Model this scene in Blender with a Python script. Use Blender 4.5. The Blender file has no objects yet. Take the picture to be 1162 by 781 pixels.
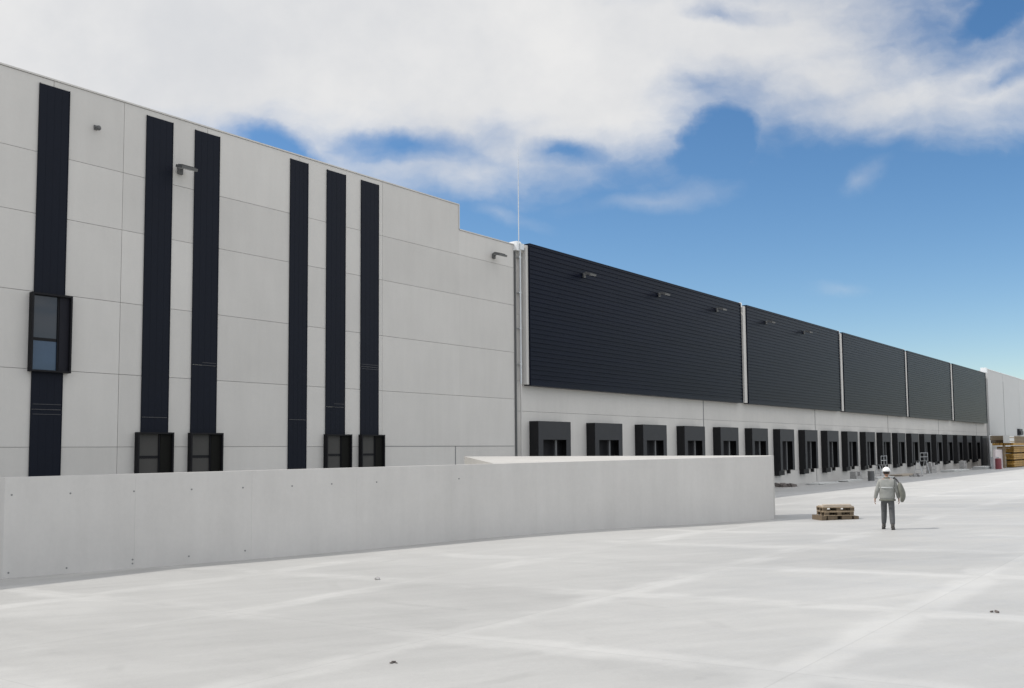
import bpy, bmesh, math, random
from mathutils import Vector, Matrix
random.seed(7)
R = math.radians
sc = bpy.context.scene
col = sc.collection

# ---------------------------------------------------------------- camera
CAM = Vector((0.0, -31.2, 3.25))
fw = Vector((0.78636476, 0.61380922, 0.06977607))
rt = Vector((0.61573013, -0.78791652, -0.00799781))
up = Vector((-0.05006859, -0.04925242, 0.99753062))
cd = bpy.data.cameras.new('camera'); cam = bpy.data.objects.new('camera', cd); col.objects.link(cam)
M = Matrix((rt, up, -fw)).transposed().to_4x4(); M.translation = CAM
cam.matrix_world = M
cd.sensor_width = 36; cd.lens = 1050 / 1162 * 36
cd.shift_y = (437.376 - 390.5) / 1162
cd.clip_start = 0.1; cd.clip_end = 6000
sc.camera = cam

# ---------------------------------------------------------------- colour management
vs = sc.view_settings
sc.display_settings.display_device = 'sRGB'
vs.view_transform = 'Standard'; vs.look = 'None'; vs.gamma = 1; vs.use_curve_mapping = False
vs.exposure = 0.16

# ---------------------------------------------------------------- sun
EL = R(52.0)
SAZ = Vector((-0.53, 0.85)).normalized()
sunv = Vector((SAZ.x * math.cos(EL), SAZ.y * math.cos(EL), math.sin(EL)))
sl = bpy.data.lights.new('sun', 'SUN'); sl.energy = 2.6; sl.angle = R(0.6); sl.color = (1.0, 0.965, 0.91)
so = bpy.data.objects.new('sun', sl); so.rotation_euler = sunv.to_track_quat('Z', 'Y').to_euler(); so.location = (0, 0, 60)
col.objects.link(so)


# ---------------------------------------------------------------- node helper
class NT:
    def __init__(s, tree):
        s.t = tree; s.n = tree.nodes; s.l = tree.links

    def new(s, typ, **kw):
        n = s.n.new(typ)
        for k, v in kw.items(): setattr(n, k, v)
        return n

    def put(s, sock, v):
        if isinstance(v, bpy.types.NodeSocket): s.l.new(v, sock)
        elif v is not None: sock.default_value = v

    def m(s, op, a, b=None, c=None, clamp=False):
        n = s.new('ShaderNodeMath', operation=op, use_clamp=clamp)
        s.put(n.inputs[0], a); s.put(n.inputs[1], b); s.put(n.inputs[2], c)
        return n.outputs[0]

    def vm(s, op, a, b=None):
        n = s.new('ShaderNodeVectorMath', operation=op)
        s.put(n.inputs[0], a); s.put(n.inputs[1], b)
        return n.outputs['Value'] if op in ('DOT_PRODUCT', 'LENGTH') else n.outputs[0]

    def xyz(s, x, y, z=0.0):
        n = s.new('ShaderNodeCombineXYZ'); s.put(n.inputs[0], x); s.put(n.inputs[1], y); s.put(n.inputs[2], z)
        return n.outputs[0]

    def sep(s, v):
        n = s.new('ShaderNodeSeparateXYZ'); s.put(n.inputs[0], v); return n.outputs

    def noise(s, vec, scale, detail=5, rough=0.55, dist=0.0, color=False):
        n = s.new('ShaderNodeTexNoise'); s.put(n.inputs['Vector'], vec)
        n.inputs['Scale'].default_value = scale; n.inputs['Detail'].default_value = detail
        n.inputs['Roughness'].default_value = rough; n.inputs['Distortion'].default_value = dist
        return n.outputs['Color'] if color else n.outputs['Fac']

    def ss(s, v, a, b, lo=0.0, hi=1.0):
        n = s.new('ShaderNodeMapRange', interpolation_type='SMOOTHSTEP')
        s.put(n.inputs['Value'], v); s.put(n.inputs['From Min'], a); s.put(n.inputs['From Max'], b)
        s.put(n.inputs['To Min'], lo); s.put(n.inputs['To Max'], hi)
        return n.outputs[0]

    def mix(s, f, a, b):
        n = s.new('ShaderNodeMix', data_type='RGBA')
        s.put(n.inputs[0], f); s.put(n.inputs[6], a); s.put(n.inputs[7], b)
        return n.outputs[2]

    def mul(s, c, f):   # colour * scalar
        n = s.new('ShaderNodeVectorMath', operation='SCALE'); s.put(n.inputs[0], c); s.put(n.inputs['Scale'], f)
        return n.outputs[0]


# ---------------------------------------------------------------- world: Nishita sky with broken cloud
w = bpy.data.worlds.new('World'); sc.world = w; w.use_nodes = True
w.node_tree.nodes.clear(); N = NT(w.node_tree)
sky = N.new('ShaderNodeTexSky', sky_type='NISHITA')
sky.sun_disc = False; sky.sun_elevation = EL; sky.sun_rotation = math.atan2(SAZ.x, SAZ.y)
sky.altitude = 600; sky.air_density = 1.0; sky.dust_density = 0.5; sky.ozone_density = 1.2
dirv = N.new('ShaderNodeTexCoord').outputs['Generated']
HF = (0.78828, 0.61530, 0.0); HR = (0.61530, -0.78828, 0.0)
dz = N.sep(dirv)[2]
df = N.vm('DOT_PRODUCT', dirv, HF)
dfc = N.m('MAXIMUM', df, 0.05)
U0 = N.m('DIVIDE', N.vm('DOT_PRODUCT', dirv, HR), dfc)
V0 = N.m('DIVIDE', dz, dfc)
q0 = N.xyz(U0, V0, 0.0)
wc = N.noise(q0, 5.0, 6, 0.6, color=True)
wv = N.vm('SUBTRACT', wc, (0.5, 0.5, 0.5))
wsep = N.sep(wv)
U = N.m('ADD', U0, N.m('MULTIPLY', wsep[0], 0.11))
V = N.m('ADD', V0, N.m('MULTIPLY', wsep[1], 0.07))


def ell(cx, cy, a, b, rot=0.0):
    cu, cv, a, b = (cx - 581) / 1050, (505 - cy) / 1050, a / 1050, b / 1050
    c, s_ = math.cos(R(rot)), math.sin(R(rot))
    du = N.m('SUBTRACT', U, cu); dv = N.m('SUBTRACT', V, cv)
    p = N.m('MULTIPLY_ADD', du, c / a, N.m('MULTIPLY', dv, s_ / a))
    q = N.m('MULTIPLY_ADD', du, -s_ / b, N.m('MULTIPLY', dv, c / b))
    r = N.m('SQRT', N.m('MULTIPLY_ADD', p, p, N.m('MULTIPLY', q, q)))
    return N.m('MULTIPLY', N.m('SUBTRACT', 1.0, r), min(a, b) * 6.0)


def fold(op, L):
    o = L[0]
    for x in L[1:]: o = N.m(op, o, x)
    return o


clouds = fold('MAXIMUM', [ell(120, -60, 560, 235), ell(430, 10, 420, 175, -4), ell(650, 60, 190, 135, 5), ell(800, 10, 330, 95, -2),
                          ell(1020, 100, 175, 44, 2), ell(1140, 95, 120, 48, 0), ell(960, 60, 180, 60, 4), ell(700, 130, 70, 55), ell(480, 184, 200, 34, 3), ell(640, 165, 75, 36)])
holes = fold('MAXIMUM', [ell(462, 150, 70, 17, 2), ell(300, 152, 52, 20, -28), ell(646, 158, 30, 11, 0), ell(812, 150, 52, 34, 40),
                         ell(1142, 12, 40, 20, 12), ell(835, -4, 50, 10, 0), ell(1145, 85, 22, 6, 15)])
body = N.m('SUBTRACT', clouds, N.m('MULTIPLY', N.m('MAXIMUM', N.m('ADD', holes, 0.05), 0.0), 2.6))
fb = N.noise(N.xyz(U, N.m('MULTIPLY', V, 1.7), 0.0), 7.0, 7, 0.55)
fbs = N.m('MULTIPLY', N.m('SUBTRACT', fb, 0.5), 0.75)
dens = N.ss(N.m('ADD', body, fbs), -0.16, 0.42)
wisps = fold('MAXIMUM', [ell(992, 192, 34, 13, 28), ell(565, 232, 30, 9, -18), ell(955, 321, 15, 4, 0), ell(735, 217, 55, 8, 5)])
wd = N.m('MULTIPLY', N.ss(N.m('ADD', wisps, N.m('MULTIPLY', fbs, 0.35)), -0.06, 0.14), 0.42)
dens = N.m('MAXIMUM', dens, wd)
# out of view: broken cloud added on a flat deck to neutralise ambient light
dzc = N.m('MAXIMUM', dz, 0.06)
pl = N.xyz(N.m('DIVIDE', N.sep(dirv)[0], dzc), N.m('DIVIDE', N.sep(dirv)[1], dzc), 0.0)
gen = N.ss(N.noise(pl, 0.9, 7, 0.58), 0.36, 0.54)
gen = N.m('MULTIPLY', gen, N.ss(dz, 0.02, 0.2))
aU = N.m('ABSOLUTE', U0)
out = N.m('MAXIMUM', N.ss(aU, 0.62, 0.9), N.m('MAXIMUM', N.ss(V0, 0.52, 0.66), N.ss(df, 0.25, 0.1)))
dens = N.m('ADD', N.m('MULTIPLY', dens, N.m('SUBTRACT', 1.0, out)), N.m('MULTIPLY', gen, out))
dens = N.m('MULTIPLY', dens, N.ss(dz, 0.0, 0.06))
cl_soft = N.noise(q0, 3.2, 6, 0.6)
cb = N.ss(cl_soft, 0.3, 0.7)
ccol = N.mix(cb, (0.82, 0.83, 0.85, 1), (1.0, 0.99, 0.975, 1))
bg1 = N.new('ShaderNodeBackground')
hs = N.new('ShaderNodeHueSaturation'); hs.inputs['Saturation'].default_value = 1.26; hs.inputs['Value'].default_value = 1.0
N.put(hs.inputs['Color'], sky.outputs[0])
N.put(bg1.inputs[0], hs.outputs[0]); bg1.inputs[1].default_value = 0.112
bg2 = N.new('ShaderNodeBackground'); N.put(bg2.inputs[0], ccol); N.put(bg2.inputs[1], N.m('MULTIPLY_ADD', out, 0.60, 0.77))  # cloud strength raised out of view to lift the ambient light
mx = N.new('ShaderNodeMixShader'); N.put(mx.inputs[0], N.m('MULTIPLY', dens, 0.97)); N.put(mx.inputs[1], bg1.outputs[0]); N.put(mx.inputs[2], bg2.outputs[0])
N.put(N.new('ShaderNodeOutputWorld').inputs[0], mx.outputs[0])


# ---------------------------------------------------------------- materials
def mat(name, c, rough=0.6, metal=0.0, var=0.06, scale=1.5, spec=0.5, bump=0.0, bscale=20.0, stretch=None):
    m = bpy.data.materials.new(name); m.use_nodes = True; K = NT(m.node_tree)
    b = m.node_tree.nodes['Principled BSDF']
    geo = K.new('ShaderNodeNewGeometry').outputs['Position']
    if stretch: geo = K.vm('MULTIPLY', geo, stretch)
    n1 = K.noise(geo, scale, 6, 0.6); n2 = K.noise(geo, scale * 9, 3, 0.6)
    f = K.m('ADD', K.m('MULTIPLY', K.m('SUBTRACT', n1, 0.5), var * 2.2), K.m('MULTIPLY', K.m('SUBTRACT', n2, 0.5), var))
    K.put(b.inputs['Base Color'], K.mul((c[0], c[1], c[2]), K.m('ADD', f, 1.0)))
    b.inputs['Roughness'].default_value = rough; b.inputs['Metallic'].default_value = metal
    b.inputs['Specular IOR Level'].default_value = spec
    if bump:
        bp = K.new('ShaderNodeBump'); bp.inputs['Strength'].default_value = bump; bp.inputs['Distance'].default_value = 0.01
        K.put(bp.inputs['Height'], K.noise(geo, bscale, 4, 0.6)); K.put(b.inputs['Normal'], bp.outputs[0])
    return m


def precast_mat(name, c, var):
    m = bpy.data.materials.new(name); m.use_nodes = True; K = NT(m.node_tree)
    b = m.node_tree.nodes['Principled BSDF']
    geo = K.new('ShaderNodeNewGeometry').outputs['Position']
    at = K.new('ShaderNodeAttribute', attribute_name='tint', attribute_type='GEOMETRY').outputs['Fac']
    st = K.noise(K.vm('MULTIPLY', geo, (1.6, 1.6, 0.22)), 1.3, 6, 0.62)      # soft vertical runs
    cl = K.noise(geo, 0.35, 5, 0.6)
    fn = K.noise(geo, 9.0, 4, 0.7)
    f = K.m('ADD', K.m('MULTIPLY', K.m('SUBTRACT', st, 0.5), var), K.m('MULTIPLY', K.m('SUBTRACT', cl, 0.5), var * 1.4))
    f = K.m('ADD', f, K.m('MULTIPLY', K.m('SUBTRACT', fn, 0.5), var * 0.5))
    f = K.m('ADD', K.m('ADD', f, 1.0), at)
    K.put(b.inputs['Base Color'], K.mul(c, f))
    b.inputs['Roughness'].default_value = 0.8; b.inputs['Specular IOR Level'].default_value = 0.3
    bp = K.new('ShaderNodeBump'); bp.inputs['Strength'].default_value = 0.25; bp.inputs['Distance'].default_value = 0.004
    K.put(bp.inputs['Height'], fn); K.put(b.inputs['Normal'], bp.outputs[0])
    return m


M_wall = precast_mat('pale_precast_concrete', (0.54, 0.52, 0.495), 0.12)
M_far = precast_mat('far_precast_concrete', (0.52, 0.52, 0.515), 0.07)
M_yardwall = precast_mat('cast_concrete', (0.55, 0.53, 0.508), 0.18)
M_deck = precast_mat('worn_deck_concrete', (0.44, 0.425, 0.40), 0.2)
M_seam = mat('joint_sealant', (0.20, 0.20, 0.20), 0.9)
M_stripe = mat('navy_sheet', (0.004, 0.006, 0.013), 0.55, var=0.12, scale=0.7, spec=0.15)
M_clad = mat('anthracite_ribbed_sheet', (0.0035, 0.005, 0.013), 0.36, var=0.4, scale=0.25, spec=0.085, stretch=(0.5, 1, 6))
M_black = mat('black_rubber', (0.009, 0.009, 0.010), 0.7, var=0.2, spec=0.3)
M_curtain = mat('dock_curtain', (0.020, 0.021, 0.025), 0.6, var=0.2, spec=0.35)
M_frame = mat('black_window_frame', (0.006, 0.006, 0.008), 0.6, spec=0.2)
M_leaf = mat('dark_infill_panel', (0.008, 0.008, 0.013), 0.6, spec=0.2)
M_galv = mat('galvanised_steel', (0.55, 0.56, 0.57), 0.4, metal=0.6, var=0.12)
M_white = mat('white_painted_metal', (0.78, 0.79, 0.80), 0.4, var=0.03)
M_lampgrey = mat('grey_lamp_housing', (0.10, 0.10, 0.10), 0.5)
M_trim = mat('dull_grey_trim', (0.05, 0.05, 0.055), 0.5)
M_lens = mat('lamp_lens', (0.55, 0.56, 0.55), 0.25)
M_door = mat('grey_section_door', (0.09, 0.09, 0.095), 0.5)
M_int = mat('dark_interior', (0.006, 0.006, 0.008), 0.9)
M_wood = mat('pallet_wood', (0.35, 0.27, 0.18), 0.85, var=0.5, scale=6)
M_woodd = mat('dark_timber', (0.13, 0.095, 0.06), 0.85, var=0.3, scale=6)
M_woodl = mat('pale_board', (0.42, 0.36, 0.29), 0.8, var=0.2, scale=4)
M_yellow = mat('yellow_formwork_board', (0.36, 0.20, 0.035), 0.65, var=0.7, scale=1.2)
M_brown = mat('weathered_plywood', (0.22, 0.17, 0.11), 0.8, var=0.3, scale=2)
M_red = mat('red_painted_steel', (0.22, 0.05, 0.06), 0.5, var=0.15)
M_block = mat('grey_concrete_block', (0.34, 0.33, 0.32), 0.9, var=0.2, scale=5)
M_dkblock = mat('dark_soil_lump', (0.15, 0.13, 0.12), 0.95, var=0.3, scale=8)
M_roof = mat('grey_roof_membrane', (0.35, 0.35, 0.35), 0.9)
M_paper = mat('scrap_paper', (0.6, 0.6, 0.58), 0.8)
M_skin = mat('skin', (0.33, 0.19, 0.13), 0.55, var=0.08, scale=12)
M_hair = mat('dark_hair', (0.02, 0.015, 0.012), 0.7)
M_jacket = mat('grey_work_jacket', (0.27, 0.272, 0.255), 0.9, var=0.3, scale=7, bump=0.6, bscale=14)
M_reflect = mat('reflective_tape', (0.42, 0.43, 0.42), 0.5, var=0.1)
M_trouser = mat('grey_work_trousers', (0.08, 0.082, 0.085), 0.9, var=0.3, scale=9, bump=0.6, bscale=14)
M_bag = mat('olive_grey_cloth', (0.15, 0.152, 0.13), 0.9, var=0.35, scale=9, bump=0.5, bscale=14)
M_strap = mat('dark_strap', (0.02, 0.02, 0.022), 0.7)
M_boot = mat('work_boot', (0.06, 0.055, 0.05), 0.7, var=0.2)
M_helmet = mat('white_helmet', (0.85, 0.85, 0.84), 0.3, var=0.02)
M_eye = mat('eye', (0.5, 0.5, 0.5), 0.3)
M_lip = mat('lips', (0.25, 0.1, 0.08), 0.5)

g = bpy.data.materials.new('window_glass'); g.use_nodes = True
gb = g.node_tree.nodes['Principled BSDF']
gb.inputs['Base Color'].default_value = (0.03, 0.033, 0.04, 1); gb.inputs['Roughness'].default_value = 0.04
gb.inputs['Specular IOR Level'].default_value = 0.5
M_glass = g
M_blind = mat('grey_blind', (0.06, 0.058, 0.055), 0.6, spec=0.2, var=0.1)

M_clad.node_tree.nodes['Principled BSDF'].inputs['Specular Tint'].default_value = (0.72, 0.84, 1.0, 1)
M_bluepane = mat('blue_tinted_pane', (0.04, 0.065, 0.11), 0.1, var=0.1)
# ---- yard concrete
gm = bpy.data.materials.new('yard_concrete'); gm.use_nodes = True; K = NT(gm.node_tree)
gb = gm.node_tree.nodes['Principled BSDF']
pos = K.new('ShaderNodeNewGeometry').outputs['Position']
px, py, _ = K.sep(pos)
wob = K.sep(K.vm('SUBTRACT', K.noise(pos, 0.45, 4, 0.6, color=True), (0.5, 0.5, 0.5)))
gx = K.m('ADD', px, K.m('MULTIPLY', wob[0], 1.2)); gy = K.m('ADD', py, K.m('MULTIPLY', wob[1], 1.0))


def bands(v, off, per, half, soft):
    a = K.m('DIVIDE', K.m('SUBTRACT', v, off), per)
    fr = K.m('ABSOLUTE', K.m('SUBTRACT', K.m('FRACT', K.m('ADD', a, 0.5)), 0.5))
    dd = K.m('MULTIPLY', fr, per)
    return K.ss(dd, half, half + soft, 1.0, 0.0)


bx = bands(gx, 9.15, 4.35, 0.14, 0.30)
by = bands(gy, -27.6, 4.7, 0.14, 0.32)
bn = K.noise(pos, 0.22, 5, 0.65)
bmod = K.ss(bn, 0.42, 0.60)
bm_ = K.m('MULTIPLY', K.m('MAXIMUM', bx, by), K.m('MULTIPLY_ADD', bmod, 0.88, 0.12))
big = K.noise(pos, 0.09, 6, 0.6, 0.6)
mid = K.noise(K.vm('MULTIPLY', pos, (1, 0.5, 1)), 0.5, 6, 0.65, 0.4)
# dragged / floated streaks
def along(ax, ay, sa, sb):
    a_ = K.m('MULTIPLY_ADD', px, ax, K.m('MULTIPLY', py, ay)); b_ = K.m('MULTIPLY_ADD', px, -ay, K.m('MULTIPLY', py, ax))
    return K.xyz(K.m('MULTIPLY', a_, sa), K.m('MULTIPLY', b_, sb))


strk = K.noise(along(0.70, -0.714, 0.22, 1.7), 1.0, 7, 0.62, 0.5)
strk2 = K.noise(along(0.93, -0.37, 0.2, 2.2), 1.0, 7, 0.62, 0.5)
grit = K.ss(K.noise(pos, 38, 3, 0.6), 0.66, 0.74)
spots = K.ss(K.noise(pos, 2.3, 3, 0.5), 0.68, 0.76)
fine = K.noise(pos, 14, 4, 0.7)
v = K.m('MULTIPLY', K.m('SUBTRACT', big, 0.5), 0.26)
v = K.m('MULTIPLY_ADD', K.m('SUBTRACT', mid, 0.5), 0.20, v)
v = K.m('MULTIPLY_ADD', K.m('SUBTRACT', strk, 0.5), 0.22, v)
v = K.m('MULTIPLY_ADD', K.m('SUBTRACT', strk2, 0.5), 0.18, v)
v = K.m('MULTIPLY_ADD', K.m('SUBTRACT', fine, 0.5), 0.12, v)
v = K.m('MULTIPLY_ADD', grit, -0.16, v)
v = K.m('MULTIPLY_ADD', spots, -0.05, v)
v = K.m('MULTIPLY_ADD', bm_, 0.165, v)
cell = K.new('ShaderNodeTexWhiteNoise', noise_dimensions='2D')
K.put(cell.inputs['Vector'], K.xyz(K.m('FLOOR', K.m('DIVIDE', K.m('SUBTRACT', px, 9.15), 4.35)), K.m('FLOOR', K.m('DIVIDE', K.m('SUBTRACT', py, -27.6), 4.7))))
v = K.m('MULTIPLY_ADD', K.m('SUBTRACT', cell.outputs[0], 0.5), 0.10, v)
# paler along the yard towards the far docks, with a wavy edge
pale_far = K.ss(K.m('ADD', px, K.m('MULTIPLY', wob[0], 14.0)), 36.0, 62.0)
v = K.m('MULTIPLY_ADD', pale_far, 0.24, v)
# faint curved tyre mark
for (cx, cy, rad) in ((8.2, -22.4, 2.9), (8.2, -22.4, 4.6), (17.5, -21.0, 6.5)):
    d_ = K.vm('LENGTH', K.vm('SUBTRACT', K.xyz(px, py, 0.0), (cx, cy, 0)))
    tr = K.ss(K.m('ABSOLUTE', K.m('SUBTRACT', d_, rad)), 0.05, 0.14, 1.0, 0.0)
    v = K.m('MULTIPLY_ADD', K.m('MULTIPLY', tr, K.ss(mid, 0.5, 0.65)), -0.10, v)
# saw-cut joints in the middle of bands
for vv, off, per in ((px, 9.15, 4.35), (py, -27.6, 4.7)):
    v = K.m('MULTIPLY_ADD', bands(vv, off, per, 0.004, 0.010), -0.13, v)
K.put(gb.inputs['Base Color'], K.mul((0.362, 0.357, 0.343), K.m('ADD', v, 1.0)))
K.put(gb.inputs['Roughness'], K.ss(mid, 0.3, 0.7, 0.5, 0.7))
gb.inputs['Specular IOR Level'].default_value = 0.45
bp = K.new('ShaderNodeBump'); bp.inputs['Strength'].default_value = 0.3; bp.inputs['Distance'].default_value = 0.01
K.put(bp.inputs['Height'], K.m('ADD', fine, strk)); K.put(gb.inputs['Normal'], bp.outputs[0])
M_ground = gm


# ---------------------------------------------------------------- mesh helpers
class MB:
    def __init__(s): s.v = []; s.f = []; s.mi = []; s.t = []

    def box(s, x0, x1, y0, y1, z0, z1, mi=0, tint=0.0):
        b = len(s.v)
        s.v += [(x0, y0, z0), (x1, y0, z0), (x1, y1, z0), (x0, y1, z0), (x0, y0, z1), (x1, y0, z1), (x1, y1, z1), (x0, y1, z1)]
        for q in ((0, 3, 2, 1), (4, 5, 6, 7), (0, 1, 5, 4), (1, 2, 6, 5), (2, 3, 7, 6), (3, 0, 4, 7)):
            s.f.append([b + i for i in q]); s.mi.append(mi); s.t.append(tint)

    def obox(s, c, ax, ay, az, mi=0):   # oriented box: centre and three half axes
        b = len(s.v); c, ax, ay, az = map(Vector, (c, ax, ay, az))
        for k in ((-1, -1, -1), (1, -1, -1), (1, 1, -1), (-1, 1, -1), (-1, -1, 1), (1, -1, 1), (1, 1, 1), (-1, 1, 1)):
            s.v.append(tuple(c + ax * k[0] + ay * k[1] + az * k[2]))
        for q in ((0, 3, 2, 1), (4, 5, 6, 7), (0, 1, 5, 4), (1, 2, 6, 5), (2, 3, 7, 6), (3, 0, 4, 7)):
            s.f.append([b + i for i in q]); s.mi.append(mi); s.t.append(0)

    def prism(s, pts, z0, z1=None, mi=0):   # pts CCW (x,y[,ztop])
        b = len(s.v); n = len(pts)
        for p in pts: s.v.append((p[0], p[1], z0 if not callable(z0) else z0(p)))
        for p in pts: s.v.append((p[0], p[1], p[2] if z1 is None else z1))
        s.f.append([b + i for i in reversed(range(n))]); s.f.append([b + n + i for i in range(n)])
        for i in range(n):
            j = (i + 1) % n; s.f.append([b + i, b + j, b + n + j, b + n + i])
        s.mi += [mi] * (n + 2); s.t += [0] * (n + 2)

    def tube(s, p0, p1, r0, r1=None, seg=10, mi=0):
        r1 = r0 if r1 is None else r1
        p0, p1 = Vector(p0), Vector(p1); d = (p1 - p0).normalized()
        a = d.orthogonal().normalized(); c = d.cross(a); b = len(s.v)
        for p, r in ((p0, r0), (p1, r1)):
            for i in range(seg):
                t = 2 * math.pi * i / seg; s.v.append(tuple(p + a * (r * math.cos(t)) + c * (r * math.sin(t))))
        for i in range(seg):
            j = (i + 1) % seg; s.f.append([b + i, b + j, b + seg + j, b + seg + i])
        s.f.append([b + i for i in reversed(range(seg))]); s.f.append([b + seg + i for i in range(seg)])
        s.mi += [mi] * (seg + 2); s.t += [0] * (seg + 2)

    def sphere(s, c, rx, ry, rz, seg=16, rings=10, zmin=-1.0, mi=0):
        b = len(s.v); L = []
        for i in range(rings + 1):
            ph = -math.pi / 2 + math.pi * i / rings; zz = max(math.sin(ph), zmin); rr = math.cos(ph) if math.sin(ph) >= zmin else math.sqrt(max(0, 1 - zmin * zmin)) * (i / rings)
            for j in range(seg):
                t = 2 * math.pi * j / seg; s.v.append((c[0] + rx * rr * math.cos(t), c[1] + ry * rr * math.sin(t), c[2] + rz * zz))
        for i in range(rings):
            for j in range(seg):
                k = (j + 1) % seg; s.f.append([b + i * seg + j, b + i * seg + k, b + (i + 1) * seg + k, b + (i + 1) * seg + j]); s.mi.append(mi); s.t.append(0)

    def build(s, name, mats, parent=None, loc=(0, 0, 0), rot=0.0, bevel=0.0, smooth=False, tint=False):
        me = bpy.data.meshes.new(name); me.from_pydata(s.v, [], s.f)
        if not isinstance(mats, (list, tuple)): mats = [mats]
        for m_ in mats: me.materials.append(m_)
        me.polygons.foreach_set('material_index', s.mi)
        if tint:
            a = me.attributes.new('tint', 'FLOAT', 'FACE'); a.data.foreach_set('value', s.t)
        if smooth: me.polygons.foreach_set('use_smooth', [True] * len(me.polygons))
        me.update()
        o = bpy.data.objects.new(name, me); col.objects.link(o); o.location = loc; o.rotation_euler = (0, 0, rot)
        if parent: o.parent = parent
        if bevel:
            b = o.modifiers.new('bevel', 'BEVEL'); b.width = bevel; b.segments = 2; b.limit_method = 'ANGLE'
        return o


def tag(o, label=None, cat=None, group=None, kind=None):
    if label: o['label'] = label
    if cat: o['category'] = cat
    if group: o['group'] = group
    if kind: o['kind'] = kind
    return o


def thing(name, label, cat, loc=(0, 0, 0), rot=0.0, group=None):
    o = bpy.data.objects.new(name, None); col.objects.link(o); o.location = loc; o.rotation_euler = (0, 0, rot)
    o.empty_display_size = 0.3
    return tag(o, label, cat, group)


def kids(o): return [c for c in bpy.data.objects if c.parent == o]


def copy_tree(o, loc, rot=None, label=None, parent=None):
    c = o.copy(); col.objects.link(c); c.parent = parent
    if loc is not None: c.location = loc
    if rot is not None: c.rotation_euler = (0, 0, rot)
    if label: c['label'] = label
    for k in kids(o): copy_tree(k, None, None, None, c)
    return c


# ---------------------------------------------------------------- ground
def gz(x, y):
    d = max(0.0, -y)
    z = 0.0364 * min(d, 50) + (0.0 if d <= 50 else 0.004 * min(d - 50, 100))
    z += 0.13 * math.exp(-((x - 24.5) / 6.0) ** 2 - ((y + 13.2) / 4.5) ** 2)
    return z


xs = [-2500, -1200, -500, -200, -100, -60, -40] + [-30 + i * 1.5 for i in range(0, 74)] + [90, 110, 140, 170, 200, 260, 400, 700, 1300, 2500]
ys = [-2500, -1200, -500, -250, -150, -100, -75, -60, -50] + [-44 + i * 1.1 for i in range(0, 40)] + [0, 8, 60, 150, 500, 1200, 2500]
gmb = MB()
for y in ys:
    for x in xs: gmb.v.append((x, y, gz(x, y)))
nx = len(xs)
for j in range(len(ys) - 1):
    for i in range(nx - 1):
        a = j * nx + i; gmb.f.append([a, a + 1, a + 1 + nx, a + nx]); gmb.mi.append(0); gmb.t.append(0)
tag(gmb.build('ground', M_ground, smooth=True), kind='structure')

# ---------------------------------------------------------------- the warehouse
WH = thing('warehouse', 'long pale concrete warehouse with navy stripes, dark clad upper wall and row of loading docks', 'warehouse')
JZ = [0.0, 0.92, 3.47, 6.05, 8.63, 11.26, 13.36, 15.95]
wall = MB()
wall.box(-30, 35.58, 0.25, 70, -0.3, 15.75, 0, -0.1)
wall.box(35.6, 163, 0.25, 70, -0.3, 14.45, 0, -0.1)
g2 = 0.007


def panels(cols, zs, y0=0.0, y1=0.249):
    for a, b in zip(cols[:-1], cols[1:]):
        for c, d in zip(zs[:-1], zs[1:]):
            wall.box(a + g2, b - g2, y0 + random.uniform(0, 0.004), y1, c + g2, d - g2, 0, random.uniform(-0.045, 0.045))


panels([-30, -24, -18, -12, -6, 0, 5.6, 10.4, 14.7, 17.25, 20.7, 25.2, 30.15, 35.609], JZ)
panels([35.591, 40.2], [0, 0.92, 3.47, 6.05, 8.63, 11.26, 13.36, 14.65])
# dock hall: plinth, fascia and upper wall in bays of four docks
jc = [40.32, 63.23, 86.5, 109.7, 132.5, 155.3, 163.0]
panels(jc, [0.0, 1.25, 5.4, 7.1, 10.8, 14.5], 0.05, 0.249)
wall.build('wall', [M_wall], WH, tint=True)
sm = MB(); sm.box(-30, 35.585, 0.10, 0.252, 0, 15.9); sm.box(35.587, 40.19, 0.10, 0.252, 0, 14.6); sm.box(40.33, 162.9, 0.12, 0.252, 0, 14.45)
sm.box(40.2, 40.33, 0.03, 0.2, 0, 14.6)
sm.build('joint_backing', M_seam, WH)
cp = MB()
cp.box(-30.05, 35.63, -0.03, 0.45, 15.955, 16.01); cp.box(35.63, 40.3, -0.03, 0.45, 14.655, 14.71)
cp.box(35.585, 35.635, -0.03, 0.45, 14.712, 15.953)
cp.build('coping', M_wall, WH)
rf = MB(); rf.box(-29.8, 35.4, 0.5, 69.8, 15.752, 15.78); rf.box(35.8, 162.8, 0.5, 69.8, 14.452, 14.48)
rf.build('roof', M_roof, WH)
# low recessed joint near the corner seen above the yard wall
lj = MB(); lj.box(35.24, 35.30, -0.006, 0.0, 0.0, 3.47); lj.box(30.2, 40.1, -0.006, 0.0, 3.455, 3.485)
lj.build('base_joint', M_seam, WH)

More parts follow.
